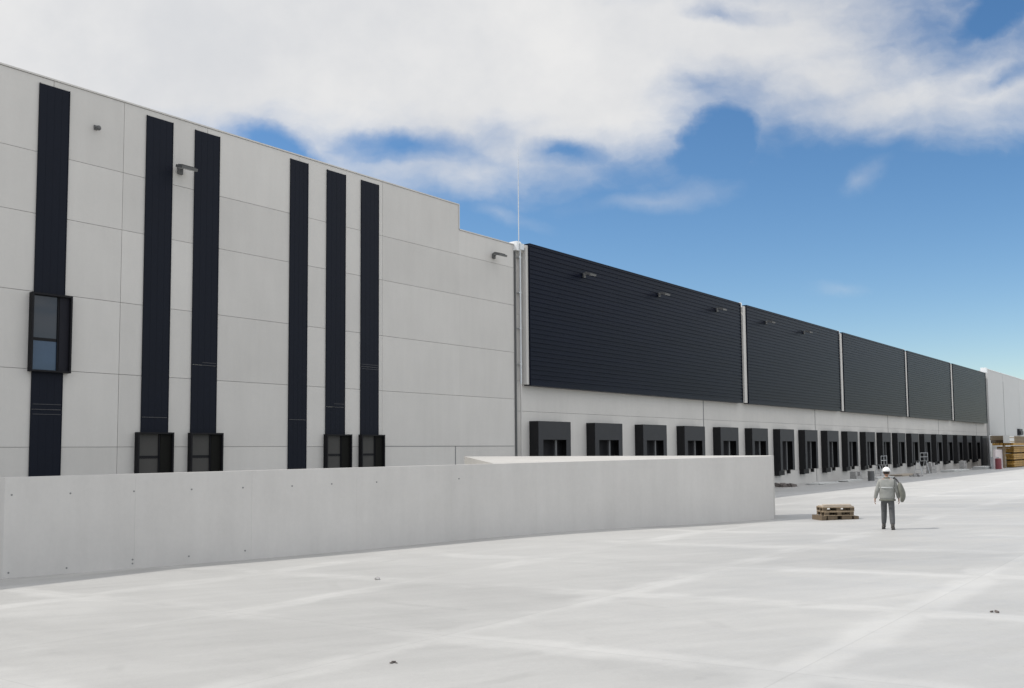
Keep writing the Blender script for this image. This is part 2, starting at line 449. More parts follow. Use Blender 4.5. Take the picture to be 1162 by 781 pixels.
# navy stripes
ST = [(14.23, 15.22, 0, 15.72), (18.13, 19.17, 3.97, 15.72), (20.15, 21.22, 3.97, 15.72), (24.74, 25.66, 0, 15.72), (26.75, 27.81, 3.97, 15.72), (28.79, 29.86, 3.97, 15.72)]
for i, (a, b, z0, z1) in enumerate(ST):
    st = MB(); cut = (4.72, 4.55, 6.6, 4.6, 5.2, 7.1)[i]
    n = 4
    st.box(a, b, -0.045, -0.002, z0, cut - 0.012)
    st.box(a, b, -0.045, -0.002, cut + 0.012, z1)
    for k in range(1, n):                       # fine vertical ribs of the sheet
        x = a + (b - a) * k / n
        st.box(x - 0.006, x + 0.006, -0.048, -0.0455, max(z0, 0) + 0.01, z1 - 0.01)
    st.box(a - 0.02, a + 0.005, -0.056, -0.001, z0, z1 + 0.01); st.box(b - 0.005, b + 0.02, -0.056, -0.001, z0, z1 + 0.01)
    o = st.build('stripe_cladding', M_stripe, WH)
    tr = MB()
    for dz_ in ((-0.16, 0.0, 0.17), (0.0,), (0.0, 0.1), (0.0,), (0.0, 0.14), (-.1, 0.0, 0.1))[i]: tr.box(a + 0.03 + (0.4 if i in (2, 4) else 0), b - 0.03, -0.058, -0.0535, cut + dz_ - 0.008, cut + dz_ + 0.008)
    tr.build('seam_trim', M_trim, o)


def box_window(a, b, z0, z1, split, rail, low_mat, name):
    fr = MB(); t = 0.06; D = -0.24
    fr.box(a, a + t, D, -0.003, z0, z1); fr.box(b - t, b, D, -0.003, z0, z1)
    fr.box(a + t + .001, b - t - .001, D + .002, -0.003, z1 - t, z1); fr.box(a + t + .001, b - t - .001, D + .002, -0.003, z0, z0 + t)
    fr.box(a + t + .001, b - t - .001, -0.09, -0.06, rail - 0.05, rail + 0.05)
    fr.box(split, split + 0.05, -0.12, -0.06, z0 + t + .001, z1 - t - .001)
    o = fr.build(name, M_frame, WH)
    p = MB(); p.box(a + t, split, -0.075, -0.065, rail, z1 - t); p.build('pane', M_glass if low_mat is None else M_blind, o)
    p = MB(); p.box(a + t, split, -0.074, -0.064, z0 + t, rail - 0.051); p.build('pane', M_bluepane if low_mat is None else low_mat, o)
    p = MB(); p.box(split + 0.051, b - t, -0.14, -0.06, z0 + t + .002, z1 - t - .002); p.build('infill_panel', M_leaf, o)
    return o


box_window(14.08, 15.42, 5.96, 8.58, 14.98, 7.05, None, 'window')
M_pd = mat('grey_glass_pane', (0.008, 0.008, 0.007), 0.7, var=0.1, spec=0.1)
for (a, b) in ((17.9, 19.33), (20.04, 21.45), (26.65, 28.1), (28.68, 30.12)):
    box_window(a, b, 0.35, 4.0, a + 0.88, 3.1, M_blind, 'window').children[0].data.materials[0] = M_pd
# ribbed dark cladding panels over the docks
CL = [(41.15, 69.3, 6.86, 14.8), (70.45, 92.6, 6.86, 14.8), (93.75, 115.9, 6.86, 14.8), (117.0, 138.3, 6.86, 14.8), (139.7, 161.3, 6.86, 14.8)]
for a, b, z0, z1 in CL:
    c = MB(); n = 30; h = (z1 - z0 - 0.2) / n
    prof = []
    for k in range(n):
        z = z0 + 0.1 + k * h
        prof += [(-0.40, z), (-0.40, z + h * 0.52), (-0.366, z + h * 0.60), (-0.366, z + h * 0.92)]
    prof = [(-0.41, z0), (-0.41, z0 + 0.1)] + prof + [(-0.41, z1 - 0.1), (-0.41, z1)]
    base = len(c.v)
    for x in (a, b):
        for (y, z) in prof: c.v.append((x, y, z))
    m_ = len(prof)
    for k in range(m_ - 1):
        c.f.append([k, m_ + k, m_ + k + 1, k + 1]); c.mi.append(0); c.t.append(0)
    c.box(a, b, -0.34, 0.03, z0 + 0.002, z1 - 0.002)
    c.box(a - 0.03, a, -0.43, 0.03, z0 - 0.02, z1 + 0.02); c.box(b, b + 0.03, -0.43, 0.03, z0 - 0.02, z1 + 0.02)
    c.box(a, b, -0.425, 0.04, z1, z1 + 0.05); c.box(a, b, -0.425, 0.04, z0 - 0.03, z0)
    c.build('dark_cladding', M_clad, WH)
# downpipes and pale mullions in the gaps between cladding panels
for x, ztop, w_ in ((40.62, 14.75, 0.16), (69.62, 14.95, 0.16), (92.95, 14.95, 0.16), (116.2, 14.95, 0.16), (138.75, 14.95, 0.2)):
    d = MB(); d.tube((x, -0.13, 6.9), (x, -0.13, ztop - .35), 0.09 if x > 50 else 0.055, seg=12)
    d.box(x - 0.18, x + 0.18, -0.30, 0.03, ztop - 0.35, ztop)
    for z in (8, 10, 12, 14): d.box(x - 0.12, x + 0.12, -0.15, 0.04, z - 0.03, z + 0.03)
    d.build('downpipe', M_white if x > 50 else M_galv, WH)
for x0, x1 in ((40.88, 41.10), (69.88, 70.38), (93.15, 93.68), (116.4, 116.9), (139.0, 139.6)):
    mw = MB(); mw.box(x0, x1, -0.33, 0.04, 6.88, 14.72); mw.build('pale_mullion', M_wall, WH, tint=True)
dp = MB(); dp.tube((40.27, -0.06, 0.3), (40.27, -0.06, 14.3), 0.045, seg=10); dp.build('conduit', M_lampgrey, WH)
d2 = MB(); d2.tube((40.62, -0.13, 0.0), (40.62, -0.13, 6.899), 0.05, seg=10); d2.build('conduit', M_wall, WH)
cb_ = MB(); cb_.box(161.4, 162.4, -0.5, 0.3, 14.9, 15.7); cb_.build('roof_outlet', M_white, WH)
cb_ = MB(); cb_.box(40.2, 40.62, -0.22, 0.3, 14.35, 14.85); cb_.build('roof_outlet', M_white, WH)
for x in jc[1:-1]:
    vj = MB(); vj.box(x - 0.05, x + 0.05, 0.036, 0.05, 0.1, 6.84); vj.build('movement_joint', M_seam, WH)


# loading docks
def dock(parent, x):
    W_, T, B, P = 3.2, 4.86, 1.32, -0.55
    s = MB()
    s.box(0, 0.10, P, 0.045, B, T); s.box(W_ - 0.10, W_, P, 0.045, B, T); s.box(0.101, W_ - 0.101, P + .002, 0.045, T - 0.06, T)
    o = s.build('dock_shelter', M_black, parent, (x, 0, 0))
    for c0 in (0.012, W_ - 0.46):
        c = MB(); c.box(c0, c0 + 0.448, P - 0.03, P - 0.002, B + 0.02, T - 1.04); c.build('side_curtain', M_curtain, o)
    c = MB(); c.box(0.012, W_ - 0.012, P - 0.036, P - 0.002, T - 1.039, T - 0.01); c.build('head_curtain', M_curtain, o)
    d = MB(); d.box(0.1, W_ - 0.1, -0.02, 0.045, B, T - 0.07)
    for k in range(1, 6): d.box(0.3, W_ - 0.3, -0.028, -0.0205, B + k * 0.58 - 0.02, B + k * 0.58 + 0.02)
    d.build('sectional_door', M_int, o)
    r = MB(); r.box(1.95, 2.12, -0.34, -0.24, B, T - 1.05); r.build('guide_rail', M_door, o)
    k = MB(); k.box(0.05, 0.32, -0.36, 0.044, 0.86, B - 0.002); k.build('bumper', M_black, o)
    k = MB(); k.box(W_ - 0.34, W_ - 0.08, -0.2, 0.044, 1.0, B - 0.002); k.build('bumper', M_black, o)
    k = MB(); k.box(0.35, 1.5, -0.30, 0.044, 0.9, B - 0.004); k.build('leveller_front', M_black, o)
    return o


proto = dock(WH, 41.58)
for i in range(1, 20): copy_tree(proto, (41.58 + 5.79 * i, 0, 0), None, None, WH)
gd = MB(); x = 41.58 + 5.79 * 20 + 0.4
gd.box(x, x + 3.2, -0.3, 0.045, 0.15, 4.86); gd.build('ground_level_door', M_curtain, WH)
gh = MB(); gh.box(x + 0.25, x + 2.95, -0.32, -0.301, 0.2, 4.5)
for k in range(6): gh.box(x + 0.25, x + 2.95, -0.33, -0.3205, 0.85 + k * 0.6, 0.88 + k * 0.6)
gh.build('door_leaf', M_int, bpy.data.objects['ground_level_door'])

# ---------------------------------------------------------------- far block
FB = thing('far_building', 'pale grey block beyond the last dark clad panel, at the far end of the docks', 'building')
f = MB()
for a, b in ((163.1, 175.4), (175.5, 190.0), (190.1, 205), (205.1, 220), (220.1, 240)):
    f.box(a, b, -0.35, 0.2, 5.1, 15.55, 0, random.uniform(-.03, .03)); f.box(a, b, -0.34, 0.2, 0.0, 5.08, 0, random.uniform(-.03, .03))
f.box(163.15, 240, 0.2, 60, 0, 15.4, 0, 0); f.build('wall', M_far, FB, tint=True)
f = MB(); f.box(163.0, 240.1, -0.4, 0.25, 15.552, 15.64); f.build('coping', M_white, FB)
f = MB(); f.box(175.35, 175.6, -0.36, -0.352, 5.1, 14.2); f.build('joint', M_seam, FB)
f = MB(); f.box(186.5, 189.5, -0.75, -0.355, 5.2, 6.3); f.box(186.7, 189.3, -0.9, -0.7501, 5.3, 5.9); f.build('vent_box', M_curtain, FB)
f = MB(); f.box(162.2, 163.3, -0.5, -0.352, 0.1, 5.0); f.build('pilaster', M_white, FB)

# ---------------------------------------------------------------- lightning rod
LR = thing('lightning_rod', 'thin pale lightning rod standing on the roof corner beside the first dark clad panel', 'lightning rod', (41.15, 0.35, 14.85))
r = MB(); r.tube((0, 0, 0), (0, 0, 3.6), 0.03, 0.024, 8); r.build('lower_pole', M_galv, LR)
r = MB(); r.tube((0, 0, 3.6), (0, 0, 5.7), 0.022, 0.012, 8); r.build('tip', M_galv, LR)
r = MB(); r.box(-0.2, 0.2, -0.2, 0.2, -0.4, 0.02); r.tube((0, 0, .02), (0, 0, .2), .06, .05, 8); r.build('base', M_galv, LR)


# ---------------------------------------------------------------- wall floodlights
def flood(x, z, label, y=-0.06, big=1.0):
    t = thing('wall_floodlight', label, 'floodlight', (x, y, z), 0, 'floodlights along the facade')
    a = MB(); a.box(-0.1, 0.1, -0.04, 0.05, -0.14, 0.14); a.tube((0, 0, 0), (0.0, -0.32, 0.10), 0.025, seg=8)
    a.tube((-0.28, -0.32, 0.10), (0.28, -0.32, 0.10), 0.02, seg=8); a.build('bracket', M_lampgrey, t)
    h = MB(); h.obox((0, -0.43, 0.02), (0.33 * big, 0, 0), (0, 0.22 * big, 0.06), (0, -0.014, 0.05)); 
    for k in range(-3, 4): h.obox((k * 0.08, -0.415, 0.085), (0.008, 0, 0), (0, 0.18, 0.05), (0, -0.008, 0.03))
    h.build('housing', M_lampgrey, t)
    l = MB(); l.obox((0, -0.418, -0.035), (0.29 * big, 0, 0), (0, 0.19 * big, 0.052), (0, -0.001, 0.004)); l.build('lens', M_lens, t)
    return t


f1 = flood(19.5, 13.95, 'grey floodlight on the pale wall between the second and third navy stripes')
for x, z, lab in ((38.4, 13.72, 'floodlight on the pale wall just left of the corner joint and the lightning rod'),):
    copy_tree(f1, (x, -0.06, z), None, lab)
for x, lab in ((46.6, 'leftmost floodlight on the first and widest dark clad panel'), (55.9, 'middle floodlight of the three on the first dark clad panel'),
               (64.9, 'floodlight near the right edge of the first dark clad panel'), (74.3, 'floodlight near the left edge of the second dark clad panel'),
               (83.0, 'floodlight in the middle of the second dark clad panel')):
    copy_tree(f1, (x, -0.47, 13.8), None, lab)
# small sensor
S_ = thing('wall_sensor', 'tiny grey sensor high on the pale wall right of the first navy stripe', 'sensor', (16.18, 0, 14.72))
a = MB(); a.box(-0.06, 0.06, -0.05, 0.004, -0.08, 0.08); a.tube((0, -0.04, 0), (0, -0.2, -0.03), 0.02, seg=8); a.build('bracket', M_lampgrey, S_)
a = MB(); a.sphere((0, -0.24, -0.06), 0.08, 0.08, 0.09); a.build('sensor_head', M_lampgrey, S_, smooth=True)

# ---------------------------------------------------------------- yard wall
A = Vector((10.085, -7.88)); B = Vector((32.75, -17.74)); dW = (B - A).normalized(); nW = Vector((dW.y, -dW.x))  # nW points to the camera side
if nW.y > 0: nW = -nW
YW = thing('retaining_wall', 'low smooth grey concrete retaining wall crossing the yard in front of the warehouse', 'wall', (A.x, A.y, 0))
L = (B - A).length


def wp(s, off=0.0):
    q = A + dW * s - nW * off; return q.x - A.x, q.y - A.y


def wtop(s): return 2.691 + (2.955 - 2.691) * s / L


segs = [0, 2.92, 5.85, 8.8, 11.75, 14.7, 17.65, 20.6, L]
yw = MB()
for i in range(len(segs) - 1):
    s0, s1 = segs[i] + (0.0007 if i else 0), segs[i + 1] - 0.0007
    t = random.uniform(0, 0.001)
    p0, p1, p2, p3 = wp(s0, t), wp(s1, t), wp(s1, 0.25), wp(s0, 0.25)
    if i == 0: p3 = (p0[0] - 0.115, p0[1] + 0.22)
    yw.prism([(*p0, wtop(s0)), (*p1, wtop(s1)), (*p2, wtop(s1)), (*p3, wtop(s0))], -0.2)
yw.t = [random.uniform(-0.02, 0.02) for _ in yw.f]
yw.t = [v_ for i in range(len(segs) - 1) for v_ in [random.uniform(-0.012, 0.012)] * 6]
yw.build('wall_segment', M_yardwall, YW, bevel=0.0, tint=True)


def hole(s, z, parent=YW):
    h = MB(); q = wp(s, -0.004); c = wp(s, 0.02)
    h.tube((q[0], q[1], z), (c[0], c[1], z), 0.023, seg=10); h.build('tie_hole', M_seam, parent)


for x, z in ((10.42, 2.27), (11.59, 2.27), (12.93, 2.28), (14.22, 2.29), (15.43, 2.30), (16.65, 2.31), (17.68, 2.34), (10.40, .42), (11.55, .45), (12.93, .56), (12.93, .46), (14.18, .56), (15.5, .62), (18.9, 2.36), (21.3, 2.4)):
    hole((x - 0.2 - A.x) / dW.x, z)

RD = thing('concrete_ramp', 'light concrete ramp deck rising behind the right half of the grey retaining wall', 'ramp')
rd = MB()
bq = A + dW * ((22.4 - A.x) / dW.x) - nW * 0.27; be = A + dW * (L - 0.02) - nW * 0.27
rd.prism([(bq.x, bq.y, 2.815), (be.x, be.y, 2.94), (35.3, -16.75, 2.955), (25.59, -9.0, 3.03)], 0.0)
rd.build('deck', M_deck, RD, tint=True)

# ---------------------------------------------------------------- pallets
def pallet(name, label, loc, rot, m_=M_wood, lx=1.2, ly=0.8, dark=False):
    t = thing(name, label, 'pallet', loc, rot, 'pallets stacked in the yard')
    s = MB()
    for k in range(7):
        y = -ly / 2 + 0.05 + k * (ly - 0.1) / 6; s.box(-lx / 2, lx / 2, y - 0.045, y + 0.045, 0.122, 0.144)
    s.build('top_boards', m_, t)
    s = MB()
    for x in (-lx / 2 + 0.07, 0, lx / 2 - 0.07):
        s.box(x - 0.07, x + 0.07, -ly / 2, ly / 2, 0.1, 0.1215)
        for y in (-ly / 2 + 0.06, 0, ly / 2 - 0.06): s.box(x - 0.07, x + 0.07, y - 0.05, y + 0.05, 0.0225, 0.0995)
    s.build('blocks', M_woodd, t)
    s = MB()
    for y in (-ly / 2 + 0.06, 0, ly / 2 - 0.06): s.box(-lx / 2, lx / 2, y - 0.05, y + 0.05, 0.0, 0.022)
    s.build('bottom_boards', m_, t)
    return t


PX, PY = 32.89, -19.93
prot = math.atan2(rt.y, rt.x)
rz = gz(PX, PY) + 0.012
bt = thing('timber_bearer', 'dark timber bearers lying under the pallet stack right of the grey wall', 'timber', (PX, PY, rz - 0.03), prot + 0.05)
s = MB()
s.box(-0.66, -0.50, -0.45, 0.45, 0.0, 0.16); s.box(0.5, 0.66, -0.45, 0.45, 0.0, 0.15); s.box(-0.42, -0.08, -0.4, 0.4, 0.0, 0.15); s.box(0.08, 0.44, -0.4, 0.4, 0.0, 0.15)
s.build('bearer', M_woodd, bt)
pallet('wooden_pallet', 'lowest wooden pallet of the stack standing right of the grey wall', (PX, PY, rz + 0.135), prot + 0.05, M_wood, 1.02)
pallet('wooden_pallet', 'topmost wooden pallet of the stack standing right of the grey wall', (PX + 0.02, PY, rz + 0.285), prot - 0.03, M_wood, 1.08)
pl_ = thing('plank_bundle', 'pale planks lying loose on top of the pallet stack right of the grey wall', 'planks', (PX, PY, rz + 0.432), prot)
s = MB()
for k in range(5): s.obox((0.01 * k, -0.3 + k * 0.15, 0.02 + 0.0), (0.53, 0.02 * (k - 2) * 0.3, 0), (0, 0.06, 0), (0, 0, 0.018))
for k in range(3): s.obox((0.05 * k, -0.2 + k * 0.17, 0.058), (0.48, 0.03 * (k - 1), 0), (0, 0.06, 0), (0, 0, 0.018))
s.build('planks', M_woodl, pl_)


# ---------------------------------------------------------------- debris along the dock wall
def board_pile(x, y, lx, ly, n, m_, label, rot=0.0, h=0.05):
    t = MB()
    for k in range(n):
        a = random.uniform(-0.05, 0.05)
        t.obox((random.uniform(-.08, .08), random.uniform(-.05, .05), h * (k + .5) + 0.012 * k), (lx / 2 * math.cos(a), lx / 2 * math.sin(a), 0), (-ly / 2 * math.sin(a), ly / 2 * math.cos(a), 0), (0, 0, h / 2))
    o = t.build('board_pile', m_, None, (x, y, gz(x, y) + 0.01), rot, bevel=0.004)
    return tag(o, label, 'boards')


board_pile(80.5, -2.6, 5.0, 1.2, 2, M_paper, 'long pale boards lying on the ground below the second dock right of the wall end')
board_pile(88.5, -2.4, 4.5, 1.0, 2, M_paper, 'pale boards on the ground below the fourth dock right of the wall end', 0.05)
board_pile(96.0, -3.0, 5.0, 1.0, 3, M_paper, 'short stack of pale boards on the ground just left of the worker')
board_pile(107.0, -2.3, 6.0, 1.4, 3, M_woodl, 'tan boards stacked on the ground just right of the worker')
board_pile(126.0, -3.2, 7.0, 1.6, 4, M_paper, 'white sheets stacked on the ground towards the far docks')
board_pile(141.0, -3.6, 7.0, 1.6, 6, M_paper, 'white sheet stack nearest the far end of the docks')


def rubble(x, y, n, sp, m_, label, s0=0.1):
    t = MB()
    for k in range(n):
        q = (random.gauss(0, sp), random.gauss(0, sp * .5)); r_ = random.uniform(.6, 1.4) * s0
        a = random.random() * 3
        t.obox((q[0], q[1], r_ * .6), (r_ * math.cos(a), r_ * math.sin(a), .2 * r_), (-r_ * math.sin(a), r_ * math.cos(a), 0), (0, .1 * r_, r_ * .7))
    return tag(t.build('rubble_heap', m_, None, (x, y, gz(x, y)), 0, bevel=0.02), label, 'rubble')


rubble(73.4, -2.2, 26, 0.55, M_dkblock, 'small heap of brownish rubble beside the right end of the grey wall', 0.16)
rubble(101.5, -5.0, 18, 0.6, M_block, 'small heap of grey rubble in the shade behind the worker', 0.16)


def block_pile(x, y, nx_, nz_, label, rot=0.0):
    t = MB()
    for i in range(nx_):
        for k in range(nz_ - (i % 2)):
            t.box(i * 0.62 - .3, i * .62 + .29, -0.3 + random.uniform(-.05, .05), .3, k * .42, k * .42 + .40)
    return tag(t.build('block_pile', M_block, None, (x, y, gz(x, y)), rot, bevel=.015), label, 'concrete blocks')


block_pile(91.5, -1.8, 3, 2, 'small pile of grey concrete blocks left of the worker')
block_pile(118.0, -2.2, 4, 3, 'wide pile of grey concrete blocks under the docks right of the worker')
block_pile(133.5, -2.4, 5, 3, 'long pile of grey concrete blocks near the far docks', 0.1)


def trestle(x, y, w_, h_, label, rot=0.0, plank=True):
    t = thing('steel_trestle', label, 'trestle', (x, y, gz(x, y)), rot, 'steel trestles by the docks')
    for sx in (-1, 1):
        l = MB()
        for sy in (-1, 1): l.tube((sx * w_ / 2, sy * .45, 0), (sx * w_ / 2, sy * .12, h_), .035, seg=8)
        l.tube((sx * w_ / 2, -.3, h_ * .4), (sx * w_ / 2, .3, h_ * .4), .025, seg=8); l.build('leg', M_galv, t)
    b = MB(); b.box(-w_ / 2 - .15, w_ / 2 + .15, -.3, .3, h_, h_ + .07); b.build('platform', M_lampgrey, t)
    b = MB()
    for z in (h_ + .5, h_ + .95): b.tube((-w_ / 2, -.28, z), (w_ / 2, -.28, z), .022, seg=8)
    for sx in (-1, 0, 1): b.tube((sx * w_ / 2, -.28, h_), (sx * w_ / 2, -.28, h_ + .95), .022, seg=8)
    b.build('guard_rail', M_galv, t)
    return t


trestle(99.0, -2.2, 3.0, 1.3, 'grey steel trestle with guard rail in front of the docks left of the worker', 0.1)
trestle(113.0, -2.6, 3.2, 1.5, 'grey steel trestle with guard rail in front of the docks right of the worker')
dr = thing('steel_drum', 'dark steel drum standing in the shade just left of the worker', 'drum', (87.6, -4.6, gz(87.6, -4.6)))
s = MB(); s.tube((0, 0, 0), (0, 0, .88), .29, seg=20)
s.build('body', M_lampgrey, dr)
s = MB()
for z in (0.01, .3, .6, .86): s.tube((0, 0, z), (0, 0, z + .025), .305, seg=20)
s.build('hoops', M_lampgrey, dr)

# ---------------------------------------------------------------- far stacks at the right edge
def bundle(name, x, y, z, lx, ly, n, h, m_, label, group):
    t = thing(name, label, 'timber stack', (x, y, z), 0, group)
    s = MB()
    for k in range(n):
        o_ = random.uniform(-.25, .25)
        ncol = 5
        for c_ in range(ncol):
            s.box(-lx / 2 + o_ + random.uniform(-.1, .1), lx / 2 + o_, -ly / 2 + c_ * ly / ncol, -ly / 2 + (c_ + .93) * ly / ncol, .14 + k * h, .14 + (k + .88) * h)
    s.build('boards', m_, t)
    b = MB()
    for x_ in (-lx * .35, 0, lx * .35): b.box(x_ - .1, x_ + .1, -ly / 2 - .1, ly / 2 + .1, 0, .135)
    b.build('bearers', M_woodd, t)
    return t


gy_ = -5.2
zg = gz(160, gy_)
Lb = ('lowest yellow timber bundle of the left column in the stack at the far right', 'middle yellow timber bundle of the left column in the stack at the far right', 'uppermost yellow timber bundle of the left column in the stack at the far right')
for k in range(3): bundle('timber_bundle', 152.4, gy_, zg + k * 1.02, 10.5, 2.2, 3, .28, M_yellow, Lb[k], 'yellow timber bundles at the far right')
Lb = ('lowest yellow timber bundle of the right column, cut by the picture edge', 'middle yellow timber bundle of the right column, cut by the picture edge', 'uppermost yellow timber bundle of the right column, cut by the picture edge')
for k in range(3): bundle('timber_bundle', 163.0, gy_, zg + k * 1.05, 11.0, 2.2, 3, .29, M_yellow, Lb[k], 'yellow timber bundles at the far right')
ct = thing('braced_slab', 'upright pale pinkish slab standing left of the yellow timber bundles', 'concrete slab', (142.3, -5.2, gz(142, -5.2)))
s = MB(); s.box(-2.6, 2.8, -.15, .15, 0, 2.6); s.build('slab_face', mat('pinkish_panel', (0.62, 0.55, 0.55), .8), ct)
s = MB(); s.box(-2.3, -2.1, -.5, .5, -.01, 1.6); s.box(2.3, 2.5, -.5, .5, -.01, 1.6); s.build('brace', M_galv, ct)
rb = thing('red_barrel', 'small red barrel standing in front of the pale panel at the far end', 'barrel', (135.6, -6.4, gz(135, -6.4)))
s = MB(); s.tube((0, 0, 0), (0, 0, 1.35), .38, .38, seg=18); s.build('body', M_red, rb)
s = MB(); s.tube((0, 0, 1.35), (0, 0, 1.42), .4, .3, seg=18); s.tube((0, 0, .6), (0, 0, .66), .4, seg=18); s.build('rim', M_red, rb)
sh = thing('long_beams', 'long yellow brown beams laid across the yellow timber bundles and the pale slab', 'beams', (151.7, gy_ - .3, zg + 3.17))
s = MB()
for k in range(6): s.box(-7.6 + random.uniform(-.5, .5), 17.0, -1.3 + k * .44, -1.3 + k * .44 + .36, 0.0, .30)
s.build('beam', M_yellow, sh)
s = MB(); s.box(-7.3, -7.05, -0.2, 0.1, -3.15, -.005); s.build('post', M_brown, sh)
ps = thing('plywood_stack', 'weathered grey brown boards stacked on top of the long yellow beams at the far right', 'board stack', (151.7, gy_ + .5, zg + 3.49))
s = MB()
for k in range(5): s.box(-6.9 + random.uniform(-.4, .4), 17.0, -.9 + random.uniform(-.05, .05), .9, k * .21, .19 + k * .21)
s.build('boards', M_brown, ps)
cu = thing('pale_crate', 'pale square crate on the long beams in front of the grey brown boards', 'crate', (144.3, gy_ - 1.0, zg + 3.49))
s = MB(); s.box(-1.5, 1.9, -.4, .4, 0, 1.0); s.build('box', M_paper, cu, bevel=.03)
s = MB(); s.box(-1.5, 1.9, -.42, -.402, .15, .25); s.box(-1.5, 1.9, -.42, -.402, .7, .8); s.build('slat', M_wood, cu)

# small litter on the slab
def scrap(x, y, label, m_, s_=0.06):
    t = MB()
    for k in range(3):
        a = random.random() * 3; r_ = s_ * random.uniform(.6, 1.2)
        t.obox((random.uniform(-.04, .04), random.uniform(-.04, .04), r_ * .4 + 0.002), (r_ * math.cos(a), r_ * math.sin(a), r_ * .1), (-r_ * .6 * math.sin(a), r_ * .6 * math.cos(a), .2 * r_), (0, 0, r_ * .35))
    return tag(t.build('scrap', m_, None, (x, y, gz(x, y)), 0, bevel=.006), label, 'scrap')


scrap(13.39, -17.26, 'crumpled whitish scrap with dark bits lying on the slab below the grey wall', M_block, .06)
scrap(7.55, -23.6, 'tiny dark chip lying on the slab at bottom centre', M_dkblock, .022)
scrap(13.82, -28.54, 'small dark flat clod lying on the slab near the right edge', M_dkblock, .035)

# ---------------------------------------------------------------- the worker
PXY = Vector((28.33, -23.04)); pz = gz(*PXY)
vd = (PXY - Vector((CAM.x, CAM.y))).normalized()
prot = math.atan2(vd.y, vd.x) - math.pi / 2
PR = thing('person', 'worker in white helmet, grey jacket and trousers walking away across the yard', 'person', (PXY.x, PXY.y, pz), prot)


def skin_mesh(chains, sub=2):
    """chains: list of [(point, radius), ...] with optional branch index -> evaluated mesh data (verts, faces)"""
    me = bpy.data.meshes.new('tmp'); vs_, es, rs, roots = [], [], [], []
    for ch in chains:
        prev = None
        for k, item in enumerate(ch['pts']):
            if item is None:
                prev = ch['from']; continue
            p_, r_ = item
            vs_.append(p_); rs.append(r_); i_ = len(vs_) - 1
            if prev is not None: es.append((prev, i_))
            else: roots.append(i_)
            prev = i_
        ch['end'] = prev
    me.from_pydata(vs_, es, [])
    o = bpy.data.objects.new('tmp', me); col.objects.link(o)
    sk = o.modifiers.new('s', 'SKIN')
    if not me.skin_vertices: me.attributes  # layer is made by the modifier below
    if len(me.skin_vertices) == 0:
        bm = bmesh.new(); bm.from_mesh(me); bm.verts.layers.skin.verify(); bm.to_mesh(me); bm.free()
    for i_, r_ in enumerate(rs):
        d_ = me.skin_vertices[0].data[i_]; d_.radius = (r_, r_) if not isinstance(r_, tuple) else r_; d_.use_root = i_ in roots
    sb = o.modifiers.new('u', 'SUBSURF'); sb.levels = sub; sb.render_levels = sub
    dg = bpy.context.evaluated_depsgraph_get(); ev = o.evaluated_get(dg); m2 = ev.to_mesh()
    V_ = [tuple(v_.co) for v_ in m2.vertices]; F_ = [list(p_.vertices) for p_ in m2.polygons]
    ev.to_mesh_clear(); bpy.data.objects.remove(o); bpy.data.meshes.remove(me)
    return V_, F_


def from_skin(name, chains, m_, parent, extra=None, sub=2):
    V_, F_ = skin_mesh(chains, sub)
    b = MB(); b.v = list(V_); b.f = list(F_); b.mi = [0] * len(F_); b.t = [0] * len(F_)
    if extra: extra(b)
    return b.build(name, m_, parent, smooth=True)


# joints (x right, y forward, z up), seen from behind
neck = (0, 0.02, 1.50)
HL, HR_ = (-0.10, 0, 0.93), (0.10, 0, 0.93)
KL, KR = (-0.10, 0.14, 0.52), (0.11, -0.02, 0.49)
AL, AR = (-0.12, 0.20, 0.09), (0.12, -0.16, 0.09)
SL, SR = (-0.185, 0.0, 1.42), (0.185, 0.0, 1.42)
EL_, ER = (-0.275, -0.03, 1.13), (0.275, -0.03, 1.13)
WL, WR = (-0.335, 0.04, 0.89), (0.31, 0.10, 0.90)


def lerp(a, b, t): return tuple(a[i] + (b[i] - a[i]) * t for i in range(3))


body = [dict(pts=[((0, 0, 0.95), (0.14, 0.10)), ((0, 0, 1.12), (0.125, 0.09)), ((0, 0.0, 1.30), (0.15, 0.10)), ((0, 0.0, 1.41), (0.12, 0.085)), (neck, 0.055), ((0, 0.03, 1.58), 0.052)])]
body.append(dict(pts=[None, (HL, 0.085), (lerp(HL, KL, .5), 0.072), (KL, 0.052), (lerp(KL, AL, .35), 0.052), (AL, 0.034), ((AL[0] - .01, AL[1] + .12, 0.045), 0.03)], **{'from': 0}))
body.append(dict(pts=[None, (HR_, 0.085), (lerp(HR_, KR, .5), 0.072), (KR, 0.052), (lerp(KR, AR, .35), 0.052), (AR, 0.034), ((AR[0] + .01, AR[1] + .12, 0.045), 0.03)], **{'from': 0}))
body.append(dict(pts=[None, (SL, 0.058), (lerp(SL, EL_, .5), 0.047), (EL_, 0.038), (lerp(EL_, WL, .4), 0.037), (WL, 0.025), ((-0.342, 0.06, 0.84), (0.036, 0.018)), ((-0.346, 0.07, 0.80), (0.037, 0.015))], **{'from': 3}))
body.append(dict(pts=[None, (SR, 0.058), (lerp(SR, ER, .5), 0.047), (ER, 0.038), (lerp(ER, WR, .4), 0.037), (WR, 0.025), ((0.315, 0.13, 0.85), (0.036, 0.018)), ((0.318, 0.14, 0.81), (0.037, 0.015))], **{'from': 3}))
